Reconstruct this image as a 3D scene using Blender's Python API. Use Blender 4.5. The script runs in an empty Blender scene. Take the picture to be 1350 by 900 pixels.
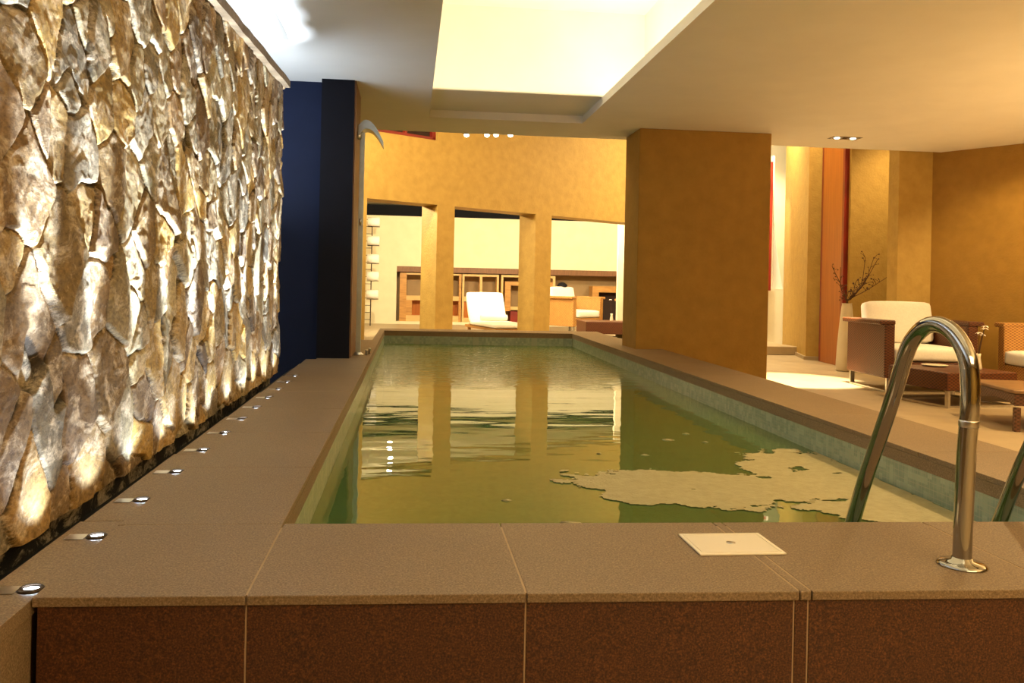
import bpy, bmesh, math, random
import numpy as np
from mathutils import Vector, Matrix, noise

random.seed(7)
C = bpy.context.scene.collection
EYE = 0.95                       # eye height above the lounge floor (metres)
F = 1100.0; PX = 657.0; PY = 377.0
YAW = math.atan(117 / F); ROLL = math.radians(1.2)
_s, _c, _sr, _cr = math.sin(YAW), math.cos(YAW), math.sin(ROLL), math.cos(ROLL)
FW = Vector((_s, _c, 0)); RC = Vector((_c * _cr, -_s * _cr, _sr)); UC = Vector((-_c * _sr, _s * _sr, _cr))

def ray(px, py):
    return FW + RC * ((px - PX) / F) + UC * ((PY - py) / F)
def onz(px, py, z):              # survey helper: plan position of a point of known height (world z)
    r = ray(px, py); t = (z - EYE) / r.z; return Vector((r.x * t, r.y * t, z))
def ony(px, py, y):
    r = ray(px, py); t = y / r.y; return Vector((r.x * t, y, EYE + r.z * t))

# ------------------------------------------------------------------ materials
def new_mat(name):
    m = bpy.data.materials.new(name); m.use_nodes = True
    nt = m.node_tree; nt.nodes.clear()
    out = nt.nodes.new('ShaderNodeOutputMaterial')
    b = nt.nodes.new('ShaderNodeBsdfPrincipled'); nt.links.new(b.outputs[0], out.inputs[0])
    return m, nt, b, out
def N(nt, t, **kw):
    n = nt.nodes.new(t)
    for k, v in kw.items():
        if k.startswith('i_'):
            key = k[2:]; key = int(key) if key.isdigit() else key.replace('_', ' ')
            n.inputs[key].default_value = v
        else: setattr(n, k, v)
    return n
def ramp(nt, fac, stops):
    r = nt.nodes.new('ShaderNodeValToRGB'); e = r.color_ramp.elements
    while len(e) < len(stops): e.new(0.5)
    for el, (p, c) in zip(e, stops):
        el.position = p; el.color = (*c, 1) if len(c) == 3 else c
    nt.links.new(fac, r.inputs[0]); return r
def mat(name, c1, c2=None, scale=20, rough=0.6, metal=0.0, bump=0.0, bscale=None, stretch=(1, 1, 1), detail=6, spec=0.5):
    m, nt, b, out = new_mat(name)
    b.inputs['Roughness'].default_value = rough; b.inputs['Metallic'].default_value = metal
    b.inputs['Specular IOR Level'].default_value = spec
    tc = N(nt, 'ShaderNodeTexCoord'); mp = N(nt, 'ShaderNodeMapping'); mp.inputs['Scale'].default_value = stretch
    nt.links.new(tc.outputs['Object'], mp.inputs[0])
    n = N(nt, 'ShaderNodeTexNoise', i_Scale=scale, i_Detail=detail); nt.links.new(mp.outputs[0], n.inputs[0])
    r = ramp(nt, n.outputs[0], [(0.3, c1), (0.7, c2 or c1)]); nt.links.new(r.outputs[0], b.inputs['Base Color'])
    if bump:
        n2 = N(nt, 'ShaderNodeTexNoise', i_Scale=bscale or scale, i_Detail=5); nt.links.new(mp.outputs[0], n2.inputs[0])
        bp = N(nt, 'ShaderNodeBump', i_Strength=bump, i_Distance=0.01); nt.links.new(n2.outputs[0], bp.inputs['Height'])
        nt.links.new(bp.outputs[0], b.inputs['Normal'])
    return m
def emis(name, col, s):
    m = bpy.data.materials.new(name); m.use_nodes = True; nt = m.node_tree; nt.nodes.clear()
    o = nt.nodes.new('ShaderNodeOutputMaterial'); e = nt.nodes.new('ShaderNodeEmission')
    e.inputs[0].default_value = (*col, 1); e.inputs[1].default_value = s; nt.links.new(e.outputs[0], o.inputs[0]); return m

M = {}
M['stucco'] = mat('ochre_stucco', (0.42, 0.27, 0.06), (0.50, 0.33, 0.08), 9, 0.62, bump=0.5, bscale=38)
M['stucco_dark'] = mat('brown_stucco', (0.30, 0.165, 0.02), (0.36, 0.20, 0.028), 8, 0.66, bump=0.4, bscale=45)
M['cream'] = mat('cream_plaster', (0.78, 0.72, 0.52), (0.84, 0.78, 0.58), 4, 0.7)
M['white'] = mat('white_plaster', (0.80, 0.79, 0.74), (0.84, 0.83, 0.78), 3, 0.75)
M['ceil'] = mat('white_ceiling_paint', (0.76, 0.74, 0.68), (0.80, 0.78, 0.72), 3, 0.8)
M['navy'] = mat('navy_paint', (0.004, 0.009, 0.032), (0.005, 0.011, 0.038), 5, 0.6, spec=.2)
M['black'] = mat('near_black_paint', (0.003, 0.003, 0.006), (0.004, 0.004, 0.008), 6, 0.6, spec=.15)
M['browntone'] = mat('brown_light_and_shade', (0.16, 0.07, 0.025), (0.25, 0.11, 0.04), 8, 0.45, stretch=(8, 8, 0.6))  # brown that carries niche shade and the column's warm-lit side
M['void'] = mat('dark_brown_void', (0.02, 0.008, 0.004), (0.03, 0.012, 0.006), 3, 0.8)
M['floor'] = mat('pale_stone_floor', (0.36, 0.28, 0.17), (0.44, 0.35, 0.22), 5, 0.42, bump=0.05)
M['wood'] = mat('honey_wood', (0.42, 0.20, 0.05), (0.60, 0.32, 0.09), 4, 0.4, stretch=(1, 6, 6))
M['woodlight'] = mat('pale_wood', (0.62, 0.40, 0.16), (0.75, 0.50, 0.22), 4, 0.4, stretch=(1, 6, 6))
M['nicheback'] = mat('tan_niche_back', (0.30, 0.20, 0.09), (0.36, 0.24, 0.11), 4, 0.6)
M['redwood'] = mat('orange_red_wood', (0.34, 0.095, 0.006), (0.45, 0.135, 0.010), 3, 0.35, stretch=(9, 9, 0.5))
M['redframe'] = mat('dark_red_frame', (0.16, 0.012, 0.008), (0.25, 0.02, 0.01), 4, 0.4)
M['cushion'] = mat('off_white_canvas', (0.80, 0.76, 0.68), (0.86, 0.83, 0.75), 60, 0.85, bump=0.15, bscale=150)
M['towel'] = mat('white_terry', (0.85, 0.83, 0.78), (0.90, 0.88, 0.84), 60, 0.95, bump=0.5, bscale=220)
M['ceramic'] = mat('pale_ceramic', (0.62, 0.55, 0.40), (0.70, 0.62, 0.46), 4, 0.35)
M['twig'] = mat('dry_twig', (0.06, 0.025, 0.012), (0.12, 0.05, 0.02), 30, 0.8)
M['petal'] = mat('white_petal', (0.85, 0.80, 0.70), (0.9, 0.86, 0.8), 30, 0.6)
M['chrome'] = mat('polished_steel', (0.38, 0.37, 0.34), (0.42, 0.41, 0.38), 3, 0.07, metal=1.0)
M['satin'] = mat('satin_steel', (0.55, 0.54, 0.52), (0.65, 0.64, 0.62), 30, 0.28, metal=1.0)
M['bluesteel'] = mat('grey_steel', (0.45, 0.50, 0.50), (0.52, 0.57, 0.56), 30, 0.35, metal=0.8)
M['plastic'] = mat('ivory_plastic', (0.80, 0.74, 0.58), (0.84, 0.78, 0.62), 5, 0.35)
M['darkmetal'] = mat('dark_metal', (0.05, 0.035, 0.025), (0.07, 0.05, 0.035), 10, 0.4, metal=0.8)
M['grout'] = mat('tan_grout', (0.34, 0.24, 0.14), (0.40, 0.29, 0.17), 30, 0.8)
M['liner_dark'] = mat('dark_gutter', (0.008, 0.008, 0.009), (0.012, 0.012, 0.013), 10, 0.8)
M['led'] = emis('cool_led_lens', (0.75, 0.87, 1.0), 60)
M['bulb'] = emis('spot_bulb', (1.0, 0.93, 0.8), 60)
M['warmlens'] = emis('warm_lamp_lens', (1.0, 0.85, 0.6), 14)

def granite(name, a, b_, rough, fleck):
    m, nt, b, out = new_mat(name)
    tc = N(nt, 'ShaderNodeTexCoord')
    n1 = N(nt, 'ShaderNodeTexNoise', i_Scale=260.0, i_Detail=3, i_Roughness=0.7); nt.links.new(tc.outputs['Object'], n1.inputs[0])
    n2 = N(nt, 'ShaderNodeTexNoise', i_Scale=2.2, i_Detail=4); nt.links.new(tc.outputs['Object'], n2.inputs[0])
    r = ramp(nt, n1.outputs[0], [(0.34, a), (0.52, b_), (0.72, fleck)])
    mx = N(nt, 'ShaderNodeMix', data_type='RGBA', blend_type='MULTIPLY'); mx.inputs[0].default_value = 0.5
    r2 = ramp(nt, n2.outputs[0], [(0.3, (0.75, 0.72, 0.70)), (0.7, (1, 1, 1))])
    nt.links.new(r.outputs[0], mx.inputs[6]); nt.links.new(r2.outputs[0], mx.inputs[7]); nt.links.new(mx.outputs[2], b.inputs['Base Color'])
    b.inputs['Roughness'].default_value = rough
    bp = N(nt, 'ShaderNodeBump', i_Strength=0.12, i_Distance=0.002); nt.links.new(n1.outputs[0], bp.inputs['Height']); nt.links.new(bp.outputs[0], b.inputs['Normal'])
    return m
M['granite'] = granite('brown_grey_granite', (0.13, 0.088, 0.045), (0.225, 0.155, 0.085), 0.55, (0.37, 0.265, 0.155))
M['granite_face'] = granite('granite_shaded_face', (0.02, 0.006, 0.003), (0.075, 0.024, 0.008), 0.45, (0.20, 0.075, 0.022))  # same granite polished, the front face's lower light put into its colour

def mosaic():
    m, nt, b, out = new_mat('green_glass_mosaic')
    tc = N(nt, 'ShaderNodeTexCoord')
    sep = N(nt, 'ShaderNodeSeparateXYZ'); nt.links.new(tc.outputs['Object'], sep.inputs[0])
    def saw(o, k=40.0):
        a = N(nt, 'ShaderNodeMath', operation='MULTIPLY', i_1=k); nt.links.new(o, a.inputs[0])
        f = N(nt, 'ShaderNodeMath', operation='FRACT'); nt.links.new(a.outputs[0], f.inputs[0])
        g = N(nt, 'ShaderNodeMath', operation='GREATER_THAN', i_1=0.10); nt.links.new(f.outputs[0], g.inputs[0]); return g.outputs[0]
    a, c = saw(sep.outputs[2]), saw(sep.outputs[1])
    ml = N(nt, 'ShaderNodeMath', operation='MULTIPLY'); nt.links.new(a, ml.inputs[0]); nt.links.new(c, ml.inputs[1])
    v = N(nt, 'ShaderNodeTexVoronoi', i_Scale=40.0); v.distance = 'CHEBYCHEV'; v.inputs['Randomness'].default_value = 0.0
    nt.links.new(tc.outputs['Object'], v.inputs[0])
    r = ramp(nt, v.outputs['Color'], [(0.2, (0.24, 0.32, 0.25)), (0.55, (0.29, 0.37, 0.28)), (0.85, (0.35, 0.42, 0.32))])
    mx = N(nt, 'ShaderNodeMix', data_type='RGBA'); mx.inputs[6].default_value = (0.34, 0.38, 0.29, 1)
    nt.links.new(ml.outputs[0], mx.inputs[0]); nt.links.new(r.outputs[0], mx.inputs[7]); nt.links.new(mx.outputs[2], b.inputs['Base Color'])
    b.inputs['Roughness'].default_value = 0.25
    return m
M['mosaic'] = mosaic()

def weave(name, a, b_, k=150.0):
    m, nt, b, out = new_mat(name)
    tc = N(nt, 'ShaderNodeTexCoord'); sep = N(nt, 'ShaderNodeSeparateXYZ'); nt.links.new(tc.outputs['Object'], sep.inputs[0])
    ad = N(nt, 'ShaderNodeMath', operation='ADD'); nt.links.new(sep.outputs[0], ad.inputs[0]); nt.links.new(sep.outputs[1], ad.inputs[1])
    def sn(o, kk):
        q = N(nt, 'ShaderNodeMath', operation='MULTIPLY', i_1=kk); nt.links.new(o, q.inputs[0])
        s = N(nt, 'ShaderNodeMath', operation='SINE'); nt.links.new(q.outputs[0], s.inputs[0]); return s.outputs[0]
    pr = N(nt, 'ShaderNodeMath', operation='MULTIPLY'); nt.links.new(sn(ad.outputs[0], k), pr.inputs[0]); nt.links.new(sn(sep.outputs[2], k * 1.6), pr.inputs[1])
    ma = N(nt, 'ShaderNodeMath', operation='MULTIPLY_ADD', i_1=0.5, i_2=0.5); nt.links.new(pr.outputs[0], ma.inputs[0])
    nz = N(nt, 'ShaderNodeTexNoise', i_Scale=14.0); nt.links.new(tc.outputs['Object'], nz.inputs[0])
    mm = N(nt, 'ShaderNodeMath', operation='MULTIPLY_ADD', i_1=0.35); nt.links.new(nz.outputs[0], mm.inputs[0]); nt.links.new(ma.outputs[0], mm.inputs[2])
    r = ramp(nt, mm.outputs[0], [(0.3, a), (0.9, b_)]); nt.links.new(r.outputs[0], b.inputs['Base Color'])
    bp = N(nt, 'ShaderNodeBump', i_Strength=0.5, i_Distance=0.004); nt.links.new(ma.outputs[0], bp.inputs['Height']); nt.links.new(bp.outputs[0], b.inputs['Normal'])
    b.inputs['Roughness'].default_value = 0.45
    return m
M['wicker'] = weave('red_brown_wicker', (0.035, 0.008, 0.002), (0.125, 0.034, 0.007))
M['wicker_light'] = weave('honey_wicker', (0.22, 0.09, 0.02), (0.52, 0.27, 0.07))
M['ottoman'] = weave('dark_wicker', (0.05, 0.02, 0.010), (0.14, 0.06, 0.03))

def stone_mat():
    m, nt, b, out = new_mat('split_faced_stone')
    at = N(nt, 'ShaderNodeVertexColor', layer_name='Col')
    tc = N(nt, 'ShaderNodeTexCoord')
    mp = N(nt, 'ShaderNodeMapping'); mp.inputs['Scale'].default_value = (1, .65, 1); nt.links.new(tc.outputs['Object'], mp.inputs[0])
    n1 = N(nt, 'ShaderNodeTexNoise', i_Scale=13.0, i_Detail=9, i_Roughness=0.72, i_Distortion=0.6); nt.links.new(mp.outputs[0], n1.inputs[0])
    n2 = N(nt, 'ShaderNodeTexNoise', i_Scale=85.0, i_Detail=6, i_Roughness=0.7); nt.links.new(mp.outputs[0], n2.inputs[0])
    r1 = ramp(nt, n1.outputs[0], [(0.50, (0, 0, 0)), (0.60, (1, 1, 1))])
    mx = N(nt, 'ShaderNodeMix', data_type='RGBA'); mx.inputs[7].default_value = (0.68, 0.58, 0.42, 1)
    fm = N(nt, 'ShaderNodeMath', operation='MULTIPLY', i_1=0.6); nt.links.new(r1.outputs[0], fm.inputs[0])
    nt.links.new(fm.outputs[0], mx.inputs[0]); nt.links.new(at.outputs[0], mx.inputs[6])
    r2 = ramp(nt, n2.outputs[0], [(0.32, (0.30, 0.26, 0.22)), (0.60, (1.15, 1.12, 1.05))])
    m2 = N(nt, 'ShaderNodeMix', data_type='RGBA', blend_type='MULTIPLY'); m2.inputs[0].default_value = 0.8
    nt.links.new(mx.outputs[2], m2.inputs[6]); nt.links.new(r2.outputs[0], m2.inputs[7]); nt.links.new(m2.outputs[2], b.inputs['Base Color'])
    ad = N(nt, 'ShaderNodeMath', operation='ADD'); nt.links.new(n1.outputs[0], ad.inputs[0]); nt.links.new(n2.outputs[0], ad.inputs[1])
    bp = N(nt, 'ShaderNodeBump', i_Strength=0.7, i_Distance=0.004); nt.links.new(ad.outputs[0], bp.inputs['Height']); nt.links.new(bp.outputs[0], b.inputs['Normal'])
    b.inputs['Roughness'].default_value = 0.8
    return m
M['stone'] = stone_mat()

def water_mat():
    m, nt, b, out = new_mat('pool_water'); nt.nodes.remove(b)
    tc = N(nt, 'ShaderNodeTexCoord')
    sep = N(nt, 'ShaderNodeSeparateXYZ'); nt.links.new(tc.outputs['Object'], sep.inputs[0])
    # small ripples, livelier towards the jets at the far end of the pool
    mp = N(nt, 'ShaderNodeMapping'); mp.inputs['Scale'].default_value = (1.0, 2.6, 1); nt.links.new(tc.outputs['Object'], mp.inputs[0])
    n1 = N(nt, 'ShaderNodeTexNoise', i_Scale=1.5, i_Detail=2.0, i_Roughness=0.4); nt.links.new(mp.outputs[0], n1.inputs[0])
    n2 = N(nt, 'ShaderNodeTexNoise', i_Scale=7.0, i_Detail=3.0, i_Roughness=0.5, i_Distortion=0.4); nt.links.new(mp.outputs[0], n2.inputs[0])
    far = N(nt, 'ShaderNodeMapRange'); far.inputs[1].default_value = 5.8; far.inputs[2].default_value = 8.6; far.inputs[3].default_value = 0.04; far.inputs[4].default_value = 6.0
    nt.links.new(sep.outputs[1], far.inputs[0])
    m1 = N(nt, 'ShaderNodeMath', operation='MULTIPLY', i_1=0.9); nt.links.new(n1.outputs[0], m1.inputs[0])
    m2 = N(nt, 'ShaderNodeMath', operation='MULTIPLY'); nt.links.new(n2.outputs[0], m2.inputs[0]); nt.links.new(far.outputs[0], m2.inputs[1])
    s = N(nt, 'ShaderNodeMath', operation='ADD'); nt.links.new(m1.outputs[0], s.inputs[0]); nt.links.new(m2.outputs[0], s.inputs[1])
    bp = N(nt, 'ShaderNodeBump', i_Strength=0.45, i_Distance=0.011); nt.links.new(s.outputs[0], bp.inputs['Height'])
    fr = N(nt, 'ShaderNodeFresnel', i_IOR=1.35); nt.links.new(bp.outputs[0], fr.inputs['Normal'])
    gl = N(nt, 'ShaderNodeBsdfGlossy', i_Roughness=0.02); nt.links.new(bp.outputs[0], gl.inputs['Normal'])
    gl.inputs[0].default_value = (1, 1, 1, 1)
    tr = N(nt, 'ShaderNodeBsdfTransparent'); tr.inputs[0].default_value = (0.45, 0.62, 0.28, 1)
    df = N(nt, 'ShaderNodeBsdfDiffuse'); df.inputs[0].default_value = (0.13, 0.235, 0.07, 1)
    mx = N(nt, 'ShaderNodeMixShader', i_0=0.5); nt.links.new(tr.outputs[0], mx.inputs[1]); nt.links.new(df.outputs[0], mx.inputs[2])
    m3 = N(nt, 'ShaderNodeMixShader'); nt.links.new(fr.outputs[0], m3.inputs[0]); nt.links.new(mx.outputs[0], m3.inputs[1]); nt.links.new(gl.outputs[0], m3.inputs[2])
    nt.links.new(m3.outputs[0], out.inputs[0])
    return m
M['water'] = water_mat()
M['foam'] = mat('thin_cream_foam', (0.30, 0.27, 0.13), (0.37, 0.33, 0.17), 30, 0.6, bump=0.5, bscale=90)

# ------------------------------------------------------------------ mesh helpers
def obj(name, bm, m, parent=None, smooth=False, bevel=0, loc=None):
    me = bpy.data.meshes.new(name); bmesh.ops.recalc_face_normals(bm, faces=bm.faces); bm.to_mesh(me); bm.free()
    if smooth:
        for p in me.polygons: p.use_smooth = True
    o = bpy.data.objects.new(name, me); C.objects.link(o)
    if m: me.materials.append(m)
    if parent: o.parent = parent
    if loc: o.location = loc
    if bevel:
        bv = o.modifiers.new('bevel', 'BEVEL'); bv.width = bevel; bv.segments = 3; bv.limit_method = 'ANGLE'
    return o
def struct(name, bm, m, **k):
    o = obj(name, bm, m, **k); o['kind'] = 'structure'; return o
def tag(o, label, cat, group=None):
    o['label'] = label; o['category'] = cat
    if group: o['group'] = group
    return o
def thing(name, label, cat, loc=(0, 0, 0), rz=0, group=None):
    o = bpy.data.objects.new(name, None); C.objects.link(o); o.location = loc; o.rotation_euler = (0, 0, rz); o.empty_display_size = .1
    return tag(o, label, cat, group)
def dup(root, loc, rz, label, group=None):
    r = root.copy(); C.objects.link(r); r.location = loc; r.rotation_euler = (0, 0, rz); r['label'] = label
    if group: r['group'] = group
    for ch in list(root.children):
        c = ch.copy(); C.objects.link(c); c.parent = r
        for g in ch.children:
            d = g.copy(); C.objects.link(d); d.parent = c
    return r
def box(bm, x0, x1, y0, y1, z0, z1, mtx=None):
    v = [bm.verts.new((x, y, z)) for z in (z0, z1) for x, y in ((x0, y0), (x1, y0), (x1, y1), (x0, y1))]
    if mtx:
        for q in v: q.co = mtx @ q.co
    for f in ((0, 1, 2, 3), (4, 5, 6, 7), (0, 1, 5, 4), (1, 2, 6, 5), (2, 3, 7, 6), (3, 0, 4, 7)):
        bm.faces.new([v[i] for i in f])
    return bm
def prism(bm, pts, z0, z1):
    a = [bm.verts.new((p[0], p[1], z0)) for p in pts]; b = [bm.verts.new((p[0], p[1], z1)) for p in pts]
    bm.faces.new(a); bm.faces.new(b)
    for i in range(len(pts)):
        j = (i + 1) % len(pts); bm.faces.new((a[i], a[j], b[j], b[i]))
    return bm
def tube(bm, pts, r, seg=12, closed=False):
    pts = [Vector(p) for p in pts]; n = len(pts); rings = []
    rr = r if isinstance(r, (list, tuple)) else [r] * n
    up = None
    for i, p in enumerate(pts):
        if closed: d = (pts[(i + 1) % n] - pts[i - 1])
        else: d = pts[min(i + 1, n - 1)] - pts[max(i - 1, 0)]
        d.normalize()
        if up is None:
            up = Vector((0, 0, 1)) if abs(d.z) < .9 else Vector((1, 0, 0))
        s = d.cross(up).normalized(); up = s.cross(d).normalized()
        rings.append([bm.verts.new(p + (s * math.cos(2 * math.pi * k / seg) + up * math.sin(2 * math.pi * k / seg)) * rr[i]) for k in range(seg)])
    for i in range(n if closed else n - 1):
        a, b = rings[i], rings[(i + 1) % n]
        for k in range(seg): bm.faces.new((a[k], a[(k + 1) % seg], b[(k + 1) % seg], b[k]))
    if not closed: bm.faces.new(rings[0]); bm.faces.new(rings[-1])
    return bm
def lathe(bm, prof, seg=32, cx=0, cy=0):
    rings = [[bm.verts.new((cx + r * math.cos(2 * math.pi * k / seg), cy + r * math.sin(2 * math.pi * k / seg), z)) for k in range(seg)] for r, z in prof]
    for a, b in zip(rings, rings[1:]):
        for k in range(seg): bm.faces.new((a[k], a[(k + 1) % seg], b[(k + 1) % seg], b[k]))
    bm.faces.new(rings[0]); bm.faces.new(rings[-1])
    return bm
def catmull(pts, n=8):
    P = [Vector(p) for p in pts]; P = [2 * P[0] - P[1]] + P + [2 * P[-1] - P[-2]]; out = []
    for i in range(1, len(P) - 2):
        for k in range(n):
            t = k / n; a, b, c, d = P[i - 1:i + 3]
            out.append(0.5 * ((2 * b) + (c - a) * t + (2 * a - 5 * b + 4 * c - d) * t * t + (3 * b - a - 3 * c + d) * t ** 3))
    out.append(P[-2]); return out
def soft(bm, x0, x1, y0, y1, z0, z1, e=0.035, bulge=0.012, mtx=None, nx=10):
    """a padded cushion: a rounded box with puffed faces"""
    cx, cy, cz = (x0 + x1) / 2, (y0 + y1) / 2, (z0 + z1) / 2; hx, hy, hz = (x1 - x0) / 2, (y1 - y0) / 2, (z1 - z0) / 2
    t = bmesh.new(); bmesh.ops.create_cube(t, size=2); bmesh.ops.subdivide_edges(t, edges=t.edges, cuts=nx, use_grid_fill=True)
    mp = {}
    for v in t.verts:
        p = v.co.copy(); q = Vector((p.x * hx, p.y * hy, p.z * hz))
        inner = Vector((max(-hx + e, min(hx - e, q.x)), max(-hy + e, min(hy - e, q.y)), max(-hz + e, min(hz - e, q.z))))
        d = q - inner
        if d.length > 0: q = inner + d.normalized() * e
        puff = (1 - p.x ** 2) * (1 - p.y ** 2) if abs(p.z) > .99 else ((1 - p.x ** 2) * (1 - p.z ** 2) if abs(p.y) > .99 else ((1 - p.y ** 2) * (1 - p.z ** 2) if abs(p.x) > .99 else 0))
        nrm = Vector((p.x if abs(p.x) > .99 else 0, p.y if abs(p.y) > .99 else 0, p.z if abs(p.z) > .99 else 0))
        q += nrm * bulge * max(puff, 0)
        w = q + Vector((cx, cy, cz))
        mp[v] = bm.verts.new(mtx @ w if mtx else w)
    for f in t.faces: bm.faces.new([mp[v] for v in f.verts])
    t.free(); return bm

Z = lambda zc: zc + EYE
COP = Z(-0.58); CEIL = Z(1.56); WAT = Z(-0.742)

# ------------------------------------------------------------------ pool surround (setting)
A = (-0.29, 2.043); B = (1.86, 1.996); D = (-0.300, 10.44); Cc = (2.05, 10.36)
def inx(y):  return B[0] + (Cc[0] - B[0]) * (y - B[1]) / (Cc[1] - B[1])
def inl(y):  return A[0] + (D[0] - A[0]) * (y - A[1]) / (D[1] - A[1])
def front_y(x): return 1.586 - (x + 0.667) * 0.027
def innf_y(x): return A[1] + (x - A[0]) * (B[1] - A[1]) / (B[0] - A[0])
g = 0.0016; TS = 0.018
# coping slabs
bm = bmesh.new()
xs = [-0.288, 0.232, 0.766, 0.790, 1.315, 1.86]
for a, b in zip(xs, xs[1:]):
    prism(bm, [(a + g, front_y(a)), (b - g, front_y(b)), (b - g, innf_y(b)), (a + g, innf_y(a))], COP - TS, COP)
struct('trim_1', bm, M['granite'], bevel=0.002)
bm = bmesh.new()
ys = [1.585, 2.043] + [2.043 + 0.62 * k for k in range(1, 10)] + [8.67]
ys = [y for y in ys if y <= 8.67]
prism(bm, [(-0.667, 1.586), (-0.288 - g, front_y(-.288)), (-0.288 - g, 2.043), (-0.667, 2.043 - g)], COP - TS, COP)
for a, b in zip(ys[1:], ys[2:]):
    prism(bm, [(-0.667 - (a - 1.6) * .0055, a + g / 2), (inl(a), a + g / 2), (inl(b), b - g / 2), (-0.667 - (b - 1.6) * .0055, b - g / 2)], COP - TS, COP)
prism(bm, [(-0.37, 8.672), (inl(8.67), 8.672), D, (-0.37, 10.44)], COP - TS, COP)
struct('trim_2', bm, M['granite'], bevel=0.002)
bm = bmesh.new()                                         # coping beyond the far end and along the lounge side
prism(bm, [(-0.37, 10.442), (D[0], 10.442), (Cc[0], Cc[1]), (2.46, Cc[1]), (2.50, 10.93), (-0.37, 10.95)], COP - TS, COP)
PILX0, PILX1, PILY0, PILY1 = 2.19, 3.52, 7.9, 8.42
OR = lambda y: 2.285 + max(0, y - 2.9) * 0.035
ry = [1.51, 1.996, 2.9, 3.8, 4.7, 5.6, 6.5, 7.2, PILY0 - .002]
prism(bm, [(1.86 + g, front_y(1.86)), (2.27, front_y(2.27)), (2.275, 1.99), (1.86 + g, 1.996)], COP - TS, COP)
for a, b in zip(ry[1:], ry[2:]):
    prism(bm, [(inx(a), a + g / 2), (OR(a), a + g / 2), (OR(b), b - g / 2), (inx(b), b - g / 2)], COP - TS, COP)
prism(bm, [(inx(PILY0), PILY0), (PILX0 - .001, PILY0), (PILX0 - .001, PILY1), (inx(PILY1), PILY1)], COP - TS, COP)
prism(bm, [(inx(PILY1), PILY1 + .002), (2.46, PILY1 + .002), (2.46, 10.358), (Cc[0], 10.358)], COP - TS, COP)
struct('trim_3', bm, M['granite'], bevel=0.002)
# plinth carrying the coping: front cladding panels, then side plinths
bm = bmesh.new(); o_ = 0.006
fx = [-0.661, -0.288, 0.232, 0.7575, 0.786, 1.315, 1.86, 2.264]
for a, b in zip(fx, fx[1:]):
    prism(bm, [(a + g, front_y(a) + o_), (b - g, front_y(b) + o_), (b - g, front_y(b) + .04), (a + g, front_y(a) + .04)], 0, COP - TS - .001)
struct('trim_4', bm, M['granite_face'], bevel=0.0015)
bm = bmesh.new(); zt = COP - .0009
prism(bm, [(-0.655, front_y(-.655) + .0078), (2.26, front_y(2.26) + .0078), (2.26, 1.95), (B[0] + .03, B[1] - .03), (A[0] - .03, A[1] - .03), (-0.655, 2.0)], 0.0, zt)
prism(bm, [(-0.655, 2.001), (A[0] - .03, A[1] - .03), (inl(8.66) - .03, 8.66), (-0.69, 8.66)], 0.0, zt)
prism(bm, [(-0.366, 8.661), (inl(8.66) - .03, 8.661), (D[0] - .03, D[1] + .03), (-0.366, 10.945)], 0.0, zt)
prism(bm, [(-0.365, 10.946), (D[0] - .03, D[1] + .03), (Cc[0] + .03, Cc[1] + .03), (2.45, 10.37), (2.49, 10.925)], 0.0, zt)
prism(bm, [(B[0] + .03, B[1]), (2.27, 1.96), (OR(2.9) - .01, 2.9), (OR(7.88) - .01, 7.88), (inx(7.88) + .03, 7.88)], 0.0, zt)
prism(bm, [(inx(7.88) + .03, 7.881), (PILX0 - .002, 7.881), (PILX0 - .002, 8.43), (inx(8.43) + .03, 8.43)], 0.0, zt)
prism(bm, [(inx(8.43) + .03, 8.431), (2.45, 8.431), (2.45, 10.37), (Cc[0] + .03, Cc[1] + .03)], 0.0, zt)
struct('trim_5', bm, M['grout'])
# dark granite upstand above the mosaic, and the mosaic basin
ZU = Z(-0.642)
def ring(bm, t, z0, z1):
    a, b, c, d = A, B, Cc, D
    prism(bm, [a, b, (b[0] + t, b[1] - t), (a[0] - t, a[1] - t)], z0, z1)
    prism(bm, [b, c, (c[0] + t, c[1] + t), (b[0] + t, b[1] - t)], z0, z1)
    prism(bm, [c, d, (d[0] - t, d[1] + t), (c[0] + t, c[1] + t)], z0, z1)
    prism(bm, [d, a, (a[0] - t, a[1] - t), (d[0] - t, d[1] + t)], z0, z1)
bm = bmesh.new(); ring(bm, 0.0298, ZU, COP - TS - .0006); struct('trim_6', bm, M['granite'])
bm = bmesh.new(); ring(bm, 0.0298, -0.45, ZU - .0005)
prism(bm, [(A[0] - .03, A[1] - .03), (B[0] + .03, B[1] - .03), (Cc[0] + .03, Cc[1] + .03), (D[0] - .03, D[1] + .03)], -0.5, -0.4505)
struct('wall_pool', bm, M['mosaic'])
# water: a fine grid so that it follows the basin
bm = bmesh.new(); rows = []
for j in range(57):
    y = 0.002 + j / 56
    ya, yb = A[1] + (D[1] - A[1]) * y * .998, B[1] + (Cc[1] - B[1]) * y * .998
    rows.append([bm.verts.new((A[0] + .001 + (D[0] - A[0]) * y + (B[0] - A[0] - .002 + (Cc[0] - B[0] - D[0] + A[0]) * y) * i / 20, ya + (yb - ya) * i / 20, WAT)) for i in range(21)])
for a, b in zip(rows, rows[1:]):
    for i in range(20): bm.faces.new((a[i], a[i + 1], b[i + 1], b[i]))
w = obj('water', bm, M['water'], smooth=True); w['kind'] = 'structure'
w['label'] = 'green rippled pool water mirroring the far columns'

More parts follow.
